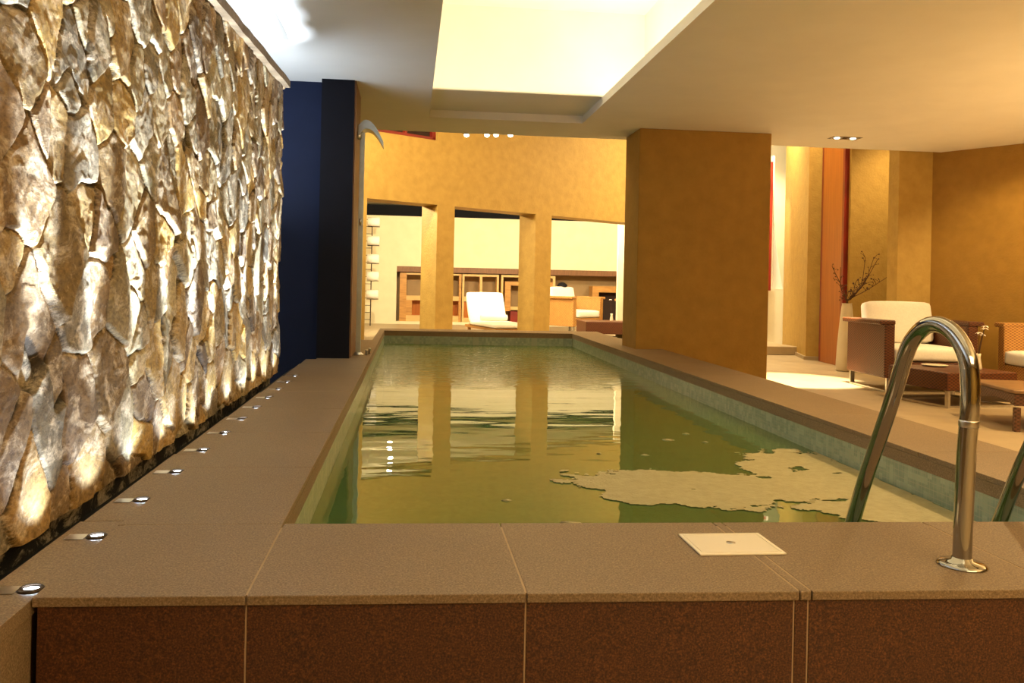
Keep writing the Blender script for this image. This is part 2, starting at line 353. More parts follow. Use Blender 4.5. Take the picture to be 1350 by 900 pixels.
# foam drifting on the water: thin film built from a thresholded field
def foam_field(blobs, x0, x1, y0, y1, res, seed, thr=0.0):
    bm = bmesh.new(); nx = int((x1 - x0) / res); ny = int((y1 - y0) / res); vs = {}
    def val(x, y):
        v = max(1 - ((x - cx) / rx) ** 2 - ((y - cy) / ry_) ** 2 for cx, cy, rx, ry_ in blobs)
        return v + 0.75 * noise.fractal(Vector((x * 4.2, y * 6.0, seed)), 0.7, 2.1, 5) - thr
    def vert(i, j):
        if (i, j) not in vs:
            vs[(i, j)] = bm.verts.new((x0 + i * res, y0 + j * res, WAT + 0.0025))
        return vs[(i, j)]
    for i in range(nx):
        for j in range(ny):
            x, y = x0 + (i + .5) * res, y0 + (j + .5) * res
            if x < inx(y) - .01 and x > inl(y) + .01 and y > innf_y(x) + .01 and val(x, y) > 0:
                bm.faces.new((vert(i, j), vert(i + 1, j), vert(i + 1, j + 1), vert(i, j + 1)))
    ret = bmesh.ops.extrude_face_region(bm, geom=list(bm.faces))
    for e in ret['geom']:
        if isinstance(e, bmesh.types.BMVert): e.co.z += 0.0012
    return bm
def P(px, py): q = onz(px, py, WAT); return q.x, q.y
pa = P(870, 640)
fo = obj('foam', foam_field([(P(870, 640)[0], P(870, 640)[1], .36, .30), (P(940, 655)[0], P(940, 655)[1], .22, .2),
                             (P(1100, 640)[0], P(1100, 640)[1], .42, .34), (P(1010, 645)[0] , P(1010, 645)[1], .3, .16), (P(1200, 668)[0], P(1200, 668)[1], .36, .26), (P(1080, 608)[0], P(1080, 608)[1], .36, .26)],
                            0.2, 1.95, 2.0, 4.0, 0.008, 3.3, .1), M['foam'])
fo['kind'] = 'stuff'; tag(fo, 'broken cream film of foam floating on the near water', 'foam')
for k, (px, py, r) in enumerate([(668, 660, .018), (752, 690, .032), (880, 580, .03), (850, 600, .02), (790, 598, .012), (905, 572, .02), (930, 583, .016)]):
    x, y = P(px, py); b2 = bmesh.new()
    n = 14; top = [b2.verts.new((r * (1 + .25 * math.sin(3 * a + k)) * math.cos(a), r * .8 * (1 + .2 * math.cos(2 * a + k)) * math.sin(a), .0)) for a in [2 * math.pi * q / n for q in range(n)]]
    c0 = b2.verts.new((0, 0, 0.006))
    for q in range(n): b2.faces.new((top[q], top[(q + 1) % n], c0))
    b2.faces.new(top[::-1])
    tag(obj('foam_fleck', b2, M['foam'], loc=(x, y, WAT + .001), smooth=True), 'tiny pale foam fleck floating alone on green water', 'foam', 'small foam flecks on the water')

# ------------------------------------------------------------------ stone wall with its planted strip
XS = -0.845
def top_z(y): return Z(1.12 + 0.062 * (y - 3.47))
ny, nz = 900, 380; Y0, Y1 = 0.7, 5.47
rng = np.random.default_rng(11)
cw, ch = 0.145, 0.18
sd = []
for i in range(-1, int((Y1 - Y0) / cw) + 2):
    for j in range(-2, 12):
        sd.append((Y0 + (i + .5 * (j % 2)) * cw + rng.uniform(-.5, .5) * cw, COP + (j + rng.uniform(-.5, .5)) * ch + (i % 2) * .11))
sd = np.array(sd); ns = len(sd); wt = rng.uniform(-.22, .22, ns)
yy, tt = np.meshgrid(np.linspace(Y0, Y1, ny), np.linspace(0, 1, nz), indexing='ij')
zb = COP - 0.002; zz = zb + tt * (top_z(yy) - zb)
def vnoise(x, y, s):
    r = np.random.default_rng(s); G = r.uniform(-1, 1, (256, 256)); xi = np.floor(x).astype(int); yi = np.floor(y).astype(int); fx_ = x - xi; fy = y - yi
    fx_ = fx_ * fx_ * (3 - 2 * fx_); fy = fy * fy * (3 - 2 * fy); xi %= 256; yi %= 256; x1 = (xi + 1) % 256; y1 = (yi + 1) % 256
    return (G[xi, yi] * (1 - fx_) + G[x1, yi] * fx_) * (1 - fy) + (G[xi, y1] * (1 - fx_) + G[x1, y1] * fx_) * fy
def fbm(x, y, s, o=4, g_=.55):
    v = 0; a = 1
    for k in range(o): v = v + a * vnoise(x * 2 ** k, y * 2 ** k, s + k); a *= g_
    return v
wy = yy + .012 * fbm(yy * 9, zz * 9, 1, 3, .5) ; wz = zz + .014 * fbm(yy * 9, zz * 9, 20, 3, .5)
d1 = np.full(yy.shape, 9.); d2 = np.full(yy.shape, 9.); id1 = np.zeros(yy.shape, int)
ang = rng.uniform(-.6, .6, ns)
for k in range(ns):
    dy = (wy - sd[k, 0]); dz = (wz - sd[k, 1]); c_, s_ = math.cos(ang[k]), math.sin(ang[k])
    u = (dy * c_ + dz * s_) / cw; v = (-dy * s_ + dz * c_) / ch
    d = (np.abs(u) ** 2.2 + np.abs(v) ** 2.2) ** (1 / 2.2) + wt[k]
    cl = d < d1
    d2 = np.where(cl, d1, np.minimum(d2, d)); id1 = np.where(cl, k, id1); d1 = np.where(cl, d, d1)
base = rng.uniform(0.010, 0.024, ns); ty = rng.uniform(-.06, .06, ns); tz = rng.uniform(-.085, .02, ns)
hgt = base[id1] + ty[id1] * (wy - sd[id1, 0]) + tz[id1] * (wz - sd[id1, 1])
edge = np.clip((d2 - d1) / 0.05, 0, 1)
# flaked facets on each stone
fy_, fz_ = wy * 11 + id1 * 3.7, wz * 9 + id1 * 1.3
hgt = hgt + .0022 * np.round(2.0 * vnoise(fy_, fz_, 50)) + .0020 * fbm(wy * 26, wz * 22, 60, 4, .55)
hgt = np.where(edge < 1, hgt * (edge ** .25) - .022 * (1 - edge ** .5), hgt)
hgt = np.clip(hgt, -.03, .062)
for _ in range(2):
    hp = np.pad(hgt, 1, mode='edge'); hgt = (hp[1:-1, 1:-1] * 2 + hp[:-2, 1:-1] + hp[2:, 1:-1] + hp[1:-1, :-2] + hp[1:-1, 2:]) / 6
pal = np.array([(.46, .29, .10), (.35, .21, .075), (.54, .36, .13), (.33, .27, .17), (.60, .39, .11), (.52, .42, .23), (.28, .185, .09), (.44, .34, .17)])
sc = pal[rng.integers(0, len(pal), ns)] * rng.uniform(.38, .86, (ns, 1))
col = sc[id1] * (1 + .25 * fbm(yy * 12, zz * 8, 80)[..., None])
col = np.where((edge < .42)[..., None], col * .22, col)      # mortar pointing is darker than the stone
verts = np.stack([XS + hgt, yy, zz], -1).reshape(-1, 3)
# return the far end of the wall round into a rough edge
idx = np.arange(ny * nz).reshape(ny, nz)
f = np.stack([idx[:-1, :-1], idx[1:, :-1], idx[1:, 1:], idx[:-1, 1:]], -1).reshape(-1, 4)
bi = ny * nz
back = np.stack([np.full(nz, XS - .11), np.full(nz, Y1), zz[-1]], -1); verts = np.vstack([verts, back])
fe = np.stack([idx[-1, :-1], bi + np.arange(nz - 1), bi + 1 + np.arange(nz - 1), idx[-1, 1:]], -1); f = np.vstack([f, fe])
me = bpy.data.meshes.new('wall_left'); me.from_pydata(verts.tolist(), [], f.tolist())
ca = me.color_attributes.new('Col', 'FLOAT_COLOR', 'POINT')
cc = np.ones((len(verts), 4)); cc[:bi, :3] = np.clip(col.reshape(-1, 3), 0, 1); cc[bi:, :3] = (.3, .22, .12); ca.data.foreach_set('color', cc.ravel())
me.materials.append(M['stone'])
for p in me.polygons: p.use_smooth = False
sw = bpy.data.objects.new('wall_left', me); C.objects.link(sw); sw['kind'] = 'structure'
bm = bmesh.new()
v = [bm.verts.new(p) for p in [(XS - .115, -2, 0), (XS - .032, -2, 0), (XS - .032, Y1 - .002, 0), (XS - .115, Y1 - .002, 0)]]
w_ = [bm.verts.new(p) for p in [(XS - .115, -2, top_z(-2)), (XS - .032, -2, top_z(-2)), (XS - .032, Y1 - .002, top_z(Y1)), (XS - .115, Y1 - .002, top_z(Y1))]]
bm.faces.new(v); bm.faces.new(w_)
for i in range(4): bm.faces.new((v[i], v[(i + 1) % 4], w_[(i + 1) % 4], w_[i]))
struct('wall_left_core', bm, M['stone'])
bm = bmesh.new()                                     # cap course along the top of the stone
n = 40; prev = None
for i in range(n + 1):
    y = 0.5 + (Y1 + .01 - .5) * i / n; z = top_z(y); e = .006 * vnoise(np.array([i * .9]), np.array([3.]), 5)[0]
    r_ = [bm.verts.new(p) for p in [(XS - .12, y, z + .001), (XS + .055 + e, y, z + .001), (XS + .055 + e, y, z + .045), (XS - .12, y, z + .045)]]
    if prev:
        for k in range(4): bm.faces.new((prev[k], prev[(k + 1) % 4], r_[(k + 1) % 4], r_[k]))
    else: bm.faces.new(r_)
    prev = r_
bm.faces.new(prev)
struct('trim_7', bm, mat('brown_stone_cap', (.14, .095, .05), (.22, .15, .08), 20, .8, bump=.6, bscale=40))
# narrow granite strip in front of the stone, its dark gutter and the step towards the viewer
bm = bmesh.new(); ST = COP - .006
ys2 = [-1.0, -.3, .5, 1.3, 2.1, 2.9, 3.7, 4.5, 5.3, 6.1, 6.48]
for a, b in zip(ys2, ys2[1:]):
    l = lambda y: -0.6685 - max(0, y - 1.6) * .0055
    prism(bm, [(-.768, a + g), (l(a), a + g), (l(b), b - g), (-.775, b - g)], ST - .03, ST)
struct('trim_8', bm, M['granite'], bevel=.0015)
bm = bmesh.new(); box(bm, -.766, -.672, -1.0, 1.6, 0, ST - .031); box(bm, -.766, -.70, 1.6, 6.48, 0, ST - .031); struct('trim_9', bm, M['granite'])
bm = bmesh.new(); box(bm, XS - .03, -.777, -1, 6.48, ST - .09, ST - .07); struct('floor_gutter', bm, M['liner_dark'])

# recessed uplights in the strip
def uplight():
    t = thing('recessed_uplight', '', 'light')
    b1 = bmesh.new(); lathe(b1, [(.0160, .0003), (.0245, .0003), (.0200, .0060), (.0160, .0060)], 24); bmesh.ops.delete(b1, geom=[f for f in b1.faces if len(f.verts) > 4], context='FACES'); obj('bezel', b1, M['darkmetal'], t, smooth=True)
    b2 = bmesh.new(); lathe(b2, [(.0155, .0004), (.0155, .0010), (.006, .0014)], 20); obj('lens', b2, M['led'], t, smooth=True)
    b3 = bmesh.new(); box(b3, -.066, -.025, -.020, .020, .0002, .0010); obj('mounting_plate', b3, M['satin'], t)
    return t
up0 = None; lx = [(onz(50, 778, ST)), onz(130, 708, ST), onz(187, 660, ST)]
names = ['glowing square uplight in granite strip at the plinth corner', 'glowing square uplight in granite strip, second from the plinth corner', 'faint square uplight in granite strip, third from the plinth corner']
upl = []
for k in range(13):
    y = lx[k].y if k < 3 else lx[2].y + .335 * (k - 2)
    x = -.690
    if y > 5.45: break
    lab = names[k] if k < 3 else 'small square uplight in granite strip, further along the stone wall'
    if up0 is None: up0 = uplight(); up0.location = (x, y, ST + .001); up0['label'] = lab; o = up0
    else: o = dup(up0, (x, y, ST + .001), 0, lab)
    o['group'] = 'uplights washing the stone wall'; upl.append((x, y))

# ------------------------------------------------------------------ walls around the far left corner
bm = bmesh.new(); box(bm, -2.6, -.62, 6.62, 6.72, 0, CEIL); struct('wall_navy', bm, M['navy'])
bm = bmesh.new(); box(bm, -.70, -.452, 6.5, 7.12, 0.0, CEIL)
struct('column_black', bm, M['black'])
bm = bmesh.new(); box(bm, -.4518, -.440, 6.52, 7.12, COP + .005, CEIL); struct('column_lit_side', bm, M['browntone'])  # brown facing stands in for warm light on the column's side
bm = bmesh.new(); box(bm, -2.6, -2.5, -3, 6.62, 0, CEIL); struct('wall_left_outer', bm, M['white'])

# ------------------------------------------------------------------ ceiling with its lit tray
TX0, TX1, TY0, TY1 = 0.15, 1.60, -.8, 7.8
LIP = Z(1.63)
bm = bmesh.new()
box(bm, -2.6, TX0, -3, 8.55, CEIL, LIP); box(bm, TX1, 9.5, -3, 8.55, CEIL, LIP)
box(bm, TX0, TX1, TY1, 8.55, CEIL, LIP); box(bm, TX0, TX1, -3, TY0, CEIL, LIP)
struct('ceiling', bm, M['ceil'])
bm = bmesh.new(); box(bm, TX0 - .1, TX1 + .02, 6.98, TY1, LIP + .0005, LIP + .012); struct('trim_11', bm, M['ceil'])
bm = bmesh.new(); CT = Z(2.62)
box(bm, -.45, -.40, TY0 - .4, TY1 + .05, LIP, CT); box(bm, 2.19, 2.24, TY0 - .4, TY1 + .05, LIP, CT)
box(bm, -.40, 2.19, TY1, TY1 + .05, LIP + .0, CT); box(bm, -.40, 2.19, TY0 - .4, TY0 - .35, LIP, CT)
box(bm, -.45, 2.24, TY0 - .4, TY1 + .05, CT, CT + .05)
struct('ceiling_tray', bm, M['white'])
bm = bmesh.new(); box(bm, -2.6, 9.5, 8.50, 8.55, LIP + .001, Z(3.6)); struct('wall_above_ceiling_edge', bm, M['stucco'])

# ------------------------------------------------------------------ big pillar
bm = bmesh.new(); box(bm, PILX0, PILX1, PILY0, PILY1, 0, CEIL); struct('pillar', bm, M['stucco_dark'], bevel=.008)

# ------------------------------------------------------------------ far wall with colonnade (turned against the pool)
W0 = Vector((-.594, 11.60)); W1 = Vector((3.73, 14.40)); wd = (W1 - W0).normalized(); wn = Vector((-wd.y, wd.x))
def on_far(px, py=400):
    r = ray(px, py); dx, dy = r.x, r.y
    # solve W0 + wd*t = s*(dx,dy)
    det = wd.x * (-dy) - wd.y * (-dx)
    t = ((0 - W0.x) * (-dy) - (0 - W0.y) * (-dx)) / det
    return t
def wseg(bm, t0, t1, z0, z1, th=.40, off=0):
    a = W0 + wd * t0 + wn * off; b = W0 + wd * t1 + wn * off
    prism(bm, [a, b, b + wn * th, a + wn * th], z0, z1)
HB = Z(1.17)
WALLTOP = Z(3.6)
tw0, tw1 = on_far(497, 178) , on_far(577, 187)
SILL = Z(1.17) + 0
q0 = on_far(484, 262); s1 = (on_far(575, 350), on_far(598, 350)); s2 = (on_far(705, 350), on_far(726, 350)); e3 = on_far(862, 350)
# height of the little window sill in that wall
def h_on_far(px, py):
    t = on_far(px, py); p = W0 + wd * t; r = ray(px, py); return EYE + r.z * (p.length / math.hypot(r.x, r.y))
sill = (h_on_far(577, 187) + h_on_far(515, 174)) / 2
bm = bmesh.new()
wseg(bm, -4, tw0, HB, WALLTOP); wseg(bm, tw0, tw1, HB, sill); wseg(bm, tw0, tw1, sill + .9, WALLTOP); wseg(bm, tw1, e3 + 2.2, HB, WALLTOP)
wseg(bm, -4, q0, 0, HB); wseg(bm, e3, e3 + 2.2, 0, HB)
wseg(bm, s1[0], s1[1], 0, HB); wseg(bm, s2[0], s2[1], 0, HB)
struct('wall_back', bm, M['stucco'])
bm = bmesh.new()
wseg(bm, tw0, tw0 + .05, sill, sill + .9, .1, .05); wseg(bm, tw1 - .06, tw1, sill, sill + .9, .1, .05); wseg(bm, tw0, tw1, sill, sill + .05, .1, .05)
wseg(bm, (tw0 + tw1) / 2 - .02, (tw0 + tw1) / 2 + .02, sill, sill + .9, .08, .06)
wi = struct('window_1', bm, M['redframe'])
bm = bmesh.new(); wseg(bm, tw0 + .05, tw1 - .06, sill + .05, sill + .9, .01, .12); p_ = obj('window_pane', bm, M['void'], wi)

# back lounge: white wall with a long niche, black gap above
BY = 20.0; WT = Z(1.62)
def bp(px, py, y=BY): return ony(px, py, y)
nx0 = -.31; nx1 = 6.2; nz0 = Z(-.885); nz1 = Z(.425)
bm = bmesh.new()
box(bm, -4, nx0, BY, BY + .6, 0, WT); box(bm, nx0, nx1, BY, BY + .6, nz1, WT); box(bm, nx0, nx1, BY, BY + .6, 0, nz0); box(bm, nx1, 12, BY, BY + .6, 0, WT)
struct('wall_back_lounge', bm, M['cream'])
bm = bmesh.new(); box(bm, nx0, nx1, BY + .5, BY + .55, nz0, nz1); struct('wall_niche', bm, M['nicheback'])
bm = bmesh.new(); box(bm, nx0 + .001, nx1, BY + .02, BY + .499, nz1 - .13, nz1 - .001); struct('niche_shade_strip', bm, M['browntone'])  # brown strip stands in for the shade under the niche top
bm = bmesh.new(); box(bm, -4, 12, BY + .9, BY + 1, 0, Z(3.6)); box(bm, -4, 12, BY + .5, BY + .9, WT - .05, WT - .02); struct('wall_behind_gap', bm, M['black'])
bm = bmesh.new(); box(bm, -4, 12, 8.55, 21, Z(3.6), Z(3.7)); struct('ceiling_void', bm, M['void'])
# dark lounge ceiling behind the colonnade wall
a = W0 + wd * -4 + wn * .4; b = W0 + wd * (e3 + 2.2) + wn * .4
bm = bmesh.new(); prism(bm, [a, b, (12, b.y), (12, BY + .9), (-4, BY + .9), (-4, a.y)], Z(1.96), Z(2.01)); struct('ceiling_lounge', bm, M['cream'])
bm = bmesh.new(); box(bm, -4.1, -4, 7, 21, 0, Z(3.6)); struct('wall_far_left', bm, M['cream'])
bm = bmesh.new(); box(bm, -4, -2.6, 6.9, 7.0, 0, Z(3.6)); struct('wall_far_left_return', bm, M['cream'])

# floors
bm = bmesh.new()
box(bm, 2.5, 12, -3, 21, -.05, 0); box(bm, -4, 2.5, 10.96, 21, -.05, 0); box(bm, -4, -.375, 6.48, 10.96, -.05, 0)
box(bm, -4, 2.5, -3, 1.58, -.05, 0); box(bm, 2.25, 2.5, 1.58, 10.96, -.05, -.0002); box(bm, -2.6, -.66, 1.58, 6.48, -.05, 0)
struct('floor', bm, M['floor'])

# ------------------------------------------------------------------ right side: brown wall, wing, red door, hall beyond
WF = 8.62
xa = ony(1184, 300, WF).x; xb = ony(1228, 300, WF).x
bm = bmesh.new(); box(bm, xa, xb + .3, WF, WF + .2, 0, Z(2.6)); struct('column_right', bm, M['stucco'], bevel=.004)
p2 = ony(1350, 300, 7.85); dv = (Vector((p2.x, p2.y)) - Vector((xb, WF)))
p3 = Vector((xb, WF)) + dv * 5.0
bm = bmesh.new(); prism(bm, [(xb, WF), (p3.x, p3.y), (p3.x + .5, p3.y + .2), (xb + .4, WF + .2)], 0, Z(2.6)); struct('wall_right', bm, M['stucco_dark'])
bm = bmesh.new(); box(bm, 9.4, 9.5, -3, 6, 0, CEIL); struct('wall_right_outer', bm, M['stucco_dark'])
k0 = Vector((6.30, 13.55)); k1 = Vector((5.60, 11.30)); k2 = Vector((5.76, 11.22)); k3 = onz(1081, 476.4, 0); k4 = onz(1106, 482.6, 0)
bm = bmesh.new(); T = Z(3.6)
prism(bm, [k0, k1, k1 + Vector((.5, .1)), k0 + Vector((.5, 0))], 0, T)
prism(bm, [k1 + Vector((.0, -.001)), k2, k2 + Vector((.4, .3)), k1 + Vector((.3, .3))], 0, T)
struct('wall_hall', bm, M['stucco'])
bm = bmesh.new(); prism(bm, [(k4.x + .05, k4.y - .12), (8.5, k4.y - .12), (8.5, k4.y + .2), (k4.x + .05, k4.y + .2)], 0, T); struct('wall_behind_vase', bm, M['stucco'])
# skirting and step at the hall
bm = bmesh.new(); prism(bm, [k0 + Vector((-.03, 0)), k1 + Vector((-.035, -.02)), k1 + Vector((0, 0)), k0], 0, .05)
prism(bm, [k1 + Vector((-.035, -.035)), k2 + Vector((0, -.03)), k2, k1], 0, .05); struct('baseboard_hall', bm, M['floor'])
bm = bmesh.new(); box(bm, 4.75, 5.86, 12.05, 13.3, 0, .13); struct('floor_step', bm, M['floor'], bevel=.01)
bm = bmesh.new(); box(bm, ony(990, 400, 13.9).x, 6.6, 13.9, 14.1, 0, Z(.02)); struct('wall_low_hall', bm, M['cream'])
bm = bmesh.new(); box(bm, 4, 9, 15.8, 15.9, 0, T); struct('wall_hall_white', bm, M['cream'])
# curved white plaster reveal seen past the pillar
bm = bmesh.new(); pts = []
for k in range(15):
    t = k / 14; px = 1034 if t < 1 else 1034
    xl = ony(1019 + 13 * t ** 2.6, 205 + 176 * t, 14.0); pts.append((xl.x, xl.z))
xr = ony(1018, 383, 14.0).x
v0 = [bm.verts.new((p[0], 14.0, p[1])) for p in pts] + [bm.verts.new((xr, 14.0, pts[-1][1])), bm.verts.new((xr, 14.0, pts[0][1]))]
v1 = [bm.verts.new((q.co.x, 14.12, q.co.z)) for q in v0]
bm.faces.new(v0); bm.faces.new(v1[::-1])
for i in range(len(v0)):
    j = (i + 1) % len(v0); bm.faces.new((v0[i], v0[j], v1[j], v1[i]))
struct('wall_curved_reveal', bm, M['white'])
rp0 = ony(1009, 300, 13.6).x; rp1 = ony(1018, 300, 13.6).x
bm = bmesh.new(); box(bm, rp0, rp1, 13.6, 13.7, Z(.02), ony(1015, 213, 13.6).z); struct('window_2', bm, M['redframe'])
# door
dd = (Vector((k4.x, k4.y)) - Vector((k3.x, k3.y))); dn = Vector((-dd.y, dd.x)).normalized()
if dn.x < 0: dn = -dn
bm = bmesh.new(); a = Vector((k3.x, k3.y)); b = Vector((k4.x, k4.y)); prism(bm, [a, b, b + dn * .06, a + dn * .06], .002, Z(3.0))
do = struct('door_1', bm, M['redwood'])
bm = bmesh.new()
for t in (0.0, .45, 1.0):
    pass
c0 = a - dd * .09; prism(bm, [c0, a, a + dn * .1, c0 + dn * .1], .002, Z(3.0)); c1 = b + dd * .10; prism(bm, [b - dd * 0 , c1, c1 + dn * .1, b + dn * .1], .002, Z(3.0))
obj('door_frame', bm, M['redframe'], do)

# ------------------------------------------------------------------ pool ladder rails
t = thing('pool_ladder', 'curved polished steel ladder rails rising over the near pool edge', 'pool ladder', (1.195, 1.68, COP))
def rail_pts():
    c = [(1.68, 0), (1.678, .10), (1.672, .25), (1.664, .36), (1.674, .44), (1.712, .490), (1.765, .513), (1.82, .508), (1.868, .478), (1.90, .435), (1.945, .335), (2.00, .225), (2.055, .12), (2.11, .0), (2.15, -.10), (2.165, -.20), (2.165, -.40), (2.165, -.62)]
    return catmull([(0, y - 1.68, z) for y, z in c], 8)
for sx in (0, .425):
    bm = bmesh.new(); tube(bm, [p + Vector((sx, 0, 0)) for p in rail_pts()], .019, 20); r_ = obj('rail', bm, M['chrome'], t, smooth=True)
    bm = bmesh.new(); lathe(bm, [(.050, 0), (.050, .003), (.042, .008), (.022, .012), (.020, .018)], 36, sx, 0); obj('base_flange', bm, M['chrome'], t, smooth=True)
    bm = bmesh.new(); lathe(bm, [(.0195, .300), (.0203, .303), (.0203, .312), (.0195, .315)], 20, sx, -.013); obj('rail_joint', bm, M['satin'], t, smooth=True)
for z in (-.27, -.50):
    bm = bmesh.new(); box(bm, .019, .406, .44, .52, z, z + .02); obj('tread', bm, M['satin'], t, bevel=.005)

# skimmer cover
q = [onz(892, 705, COP), onz(1002, 705, COP), onz(1036, 732, COP), onz(925, 733, COP)]
x0, x1, y0, y1 = .643, .840, 1.762, 1.914; cxx, cyy = (x0 + x1) / 2, (y0 + y1) / 2
t = thing('skimmer_cover', 'square ivory plastic cover plate set in the near granite coping', 'drain cover', (cxx, cyy, COP))
bm = bmesh.new(); box(bm, x0 - cxx, x1 - cxx, y0 - cyy, y1 - cyy, 0.0002, .005); obj('plate', bm, M['plastic'], t, bevel=.002)
bm = bmesh.new(); w2, h2 = (x1 - x0) / 2, (y1 - y0) / 2
for a in [(-w2 + .008, w2 - .008, -h2 + .008, -h2 + .011), (-w2 + .008, w2 - .008, h2 - .011, h2 - .008), (-w2 + .008, -w2 + .011, -h2 + .011, h2 - .011), (w2 - .011, w2 - .008, -h2 + .011, h2 - .011)]: box(bm, *a, .0045, .0062)
obj('raised_rim', bm, M['plastic'], t)
bm = bmesh.new(); lathe(bm, [(.010, .0045), (.010, .0062), (.007, .0068)], 16); obj('screw', bm, M['satin'], t, smooth=True)

# ------------------------------------------------------------------ shower on the black column
t = thing('poolside_shower', 'grey steel shower post with a curved blade head beside the black column', 'shower', (-.405, 6.85, COP))
bm = bmesh.new(); box(bm, -.02, .02, -.018, .018, 0.0, 1.80); obj('post', bm, M['bluesteel'], t, bevel=.003)
bm = bmesh.new(); lathe(bm, [(.045, 0), (.045, .006), (.030, .012), (.030, .02)], 24); obj('base_plate', bm, M['satin'], t, smooth=True)
bm = bmesh.new(); arc = catmull([(-.03, 0, 1.845), (.02, 0, 1.89), (.075, 0, 1.872), (.125, 0, 1.81), (.17, 0, 1.725)], 8); pr = None
for i, p in enumerate(arc):
    th = .085 - .040 * i / (len(arc) - 1); wdt = .085
    rr = [bm.verts.new(p + Vector(q)) for q in ((0, -wdt, -th), (0, wdt, -th), (0, wdt, 0), (0, -wdt, 0))]
    if pr:
        for k in range(4): bm.faces.new((pr[k], pr[(k + 1) % 4], rr[(k + 1) % 4], rr[k]))
    else: bm.faces.new(rr)
    pr = rr
bm.faces.new(pr)
obj('shower_head', bm, M['bluesteel'], t, bevel=.003)
bm = bmesh.new(); lathe(bm, [(.022, -.0), (.026, .02), (.026, .06), (.02, .07)], 20, -.03, -.03)
for v in bm.verts: v.co.z += 1.74
obj('valve', bm, M['satin'], t, smooth=True)
bm = bmesh.new(); tube(bm, [(0, -.018, 1.05), (0, -.05, 1.05), (0, -.05, 1.10)], .008, 10); obj('tap_handle', bm, M['chrome'], t, smooth=True)
# low drain fittings on the coping near the shower
for k, (px, py) in enumerate([(483, 468), (487, 466)]):
    p = onz(px, py, COP); bm = bmesh.new(); lathe(bm, [(.009, 0), (.009, .03), (.012, .032), (.012, .045), (.006, .048)], 16)
    tag(obj('steel_stud', bm, M['satin'], loc=p, smooth=True), 'tiny steel stud on the coping at the foot of the shower post', 'stud', 'studs by the shower')

# ------------------------------------------------------------------ armchairs
def armchair(wm, label, loc, rz, group='woven lounge armchairs'):
    t = thing('armchair', label, 'armchair', loc, rz, group)
    W, Dp = .46, .40
    for s in (-1, 1):
        bm = bmesh.new(); xo, xi = s * W, s * (W - .10); box(bm, min(xo, xi), max(xo, xi), -Dp, Dp, .14, .66); a = obj('arm', bm, wm, t, bevel=.012)
        bm = bmesh.new(); xo = s * (W + .055); box(bm, min(xo, xi), max(xo, xi), -Dp - .01, Dp + .01, .655, .70); obj('arm_rail', bm, wm, a, bevel=.012)
        bm = bmesh.new(); xc = s * (W - .05); box(bm, xc - .022, xc + .022, -Dp + .01, Dp - .01, 0, .018); box(bm, xc - .022, xc + .022, -Dp + .01, -Dp + .032, .018, .139); box(bm, xc - .022, xc + .022, Dp - .032, Dp - .01, .018, .139); obj('sled_leg', bm, M['satin'], t)
    bm = bmesh.new(); box(bm, -W + .10, W - .10, -Dp, Dp - .1, .16, .30); obj('seat_base', bm, wm, t, bevel=.01)
    bm = bmesh.new(); box(bm, -W + .10, W - .10, Dp - .1, Dp, .16, .70); obj('backrest', bm, wm, t, bevel=.01)
    bm = bmesh.new(); soft(bm, -W + .105, W - .105, -Dp - .01, Dp - .11, .302, .44); obj('seat_cushion', bm, M['cushion'], t, smooth=True)
    mt = Matrix.Translation((0, Dp - .12, .44)) @ Matrix.Rotation(math.radians(-12), 4, 'X')
    bm = bmesh.new(); soft(bm, -W + .11, W - .11, -.13, .0, .0, .42, mtx=mt); obj('back_cushion', bm, M['cushion'], t, smooth=True)
    return t
c1_ = armchair(M['wicker'], 'red-brown woven armchair with white cushions facing the low table by the tall vase', (5.06, 7.98, 0), math.radians(-4))
c2_ = armchair(M['wicker_light'], 'honey woven armchair with white seat cushion against the brown wall', (6.02, 7.02, 0), math.radians(-97))
c3_ = armchair(M['wicker_light'], 'woven armchair with white cushions behind the colonnade, turned sideways', (ony(754, 400, 17.3).x, 17.3, 0), math.radians(40))
c3_.scale = (1.1,) * 3
c4_ = armchair(M['wicker_light'], 'woven armchair beyond the low table, mostly hidden by the big pillar', (ony(850, 400, 17.2).x, 17.2, 0), math.radians(-30))
c4_.scale = (1.05,) * 3

def low_table(label, loc, rz, sx, sy, h=.30, z0=.145):
    t = thing('low_table', label, 'table', loc, rz)
    bm = bmesh.new(); box(bm, -sx, sx, -sy, sy, z0, h); obj('woven_top', bm, M['wicker'], t, bevel=.012)
    for s in (-1, 1):
        bm = bmesh.new(); yy_ = s * (sy - .02); box(bm, -sx + .01, sx - .01, yy_ - .018, yy_ + .018, 0, .02); box(bm, -sx + .01, -sx + .034, yy_ - .018, yy_ + .018, .02, z0 - .001); box(bm, sx - .034, sx - .01, yy_ - .018, yy_ + .018, .02, z0 - .001); obj('steel_leg_frame', bm, M['satin'], t)
    for s in (-1, 1):
        bm = bmesh.new(); box(bm, s * (sx - .022) - .012, s * (sx - .022) + .012, -sy + .04, sy - .04, .001, .019); obj('floor_bar', bm, M['satin'], t)
    return t
low_table('red-brown woven low table on steel runners between the armchairs', (4.82, 6.98, 0), math.radians(8), .36, .36)
ft = low_table('dark woven low table beyond the far corner of the pool', (ony(800, 430, 15.6).x, 15.6, 0), math.radians(0), .50, .45, .33, .1)

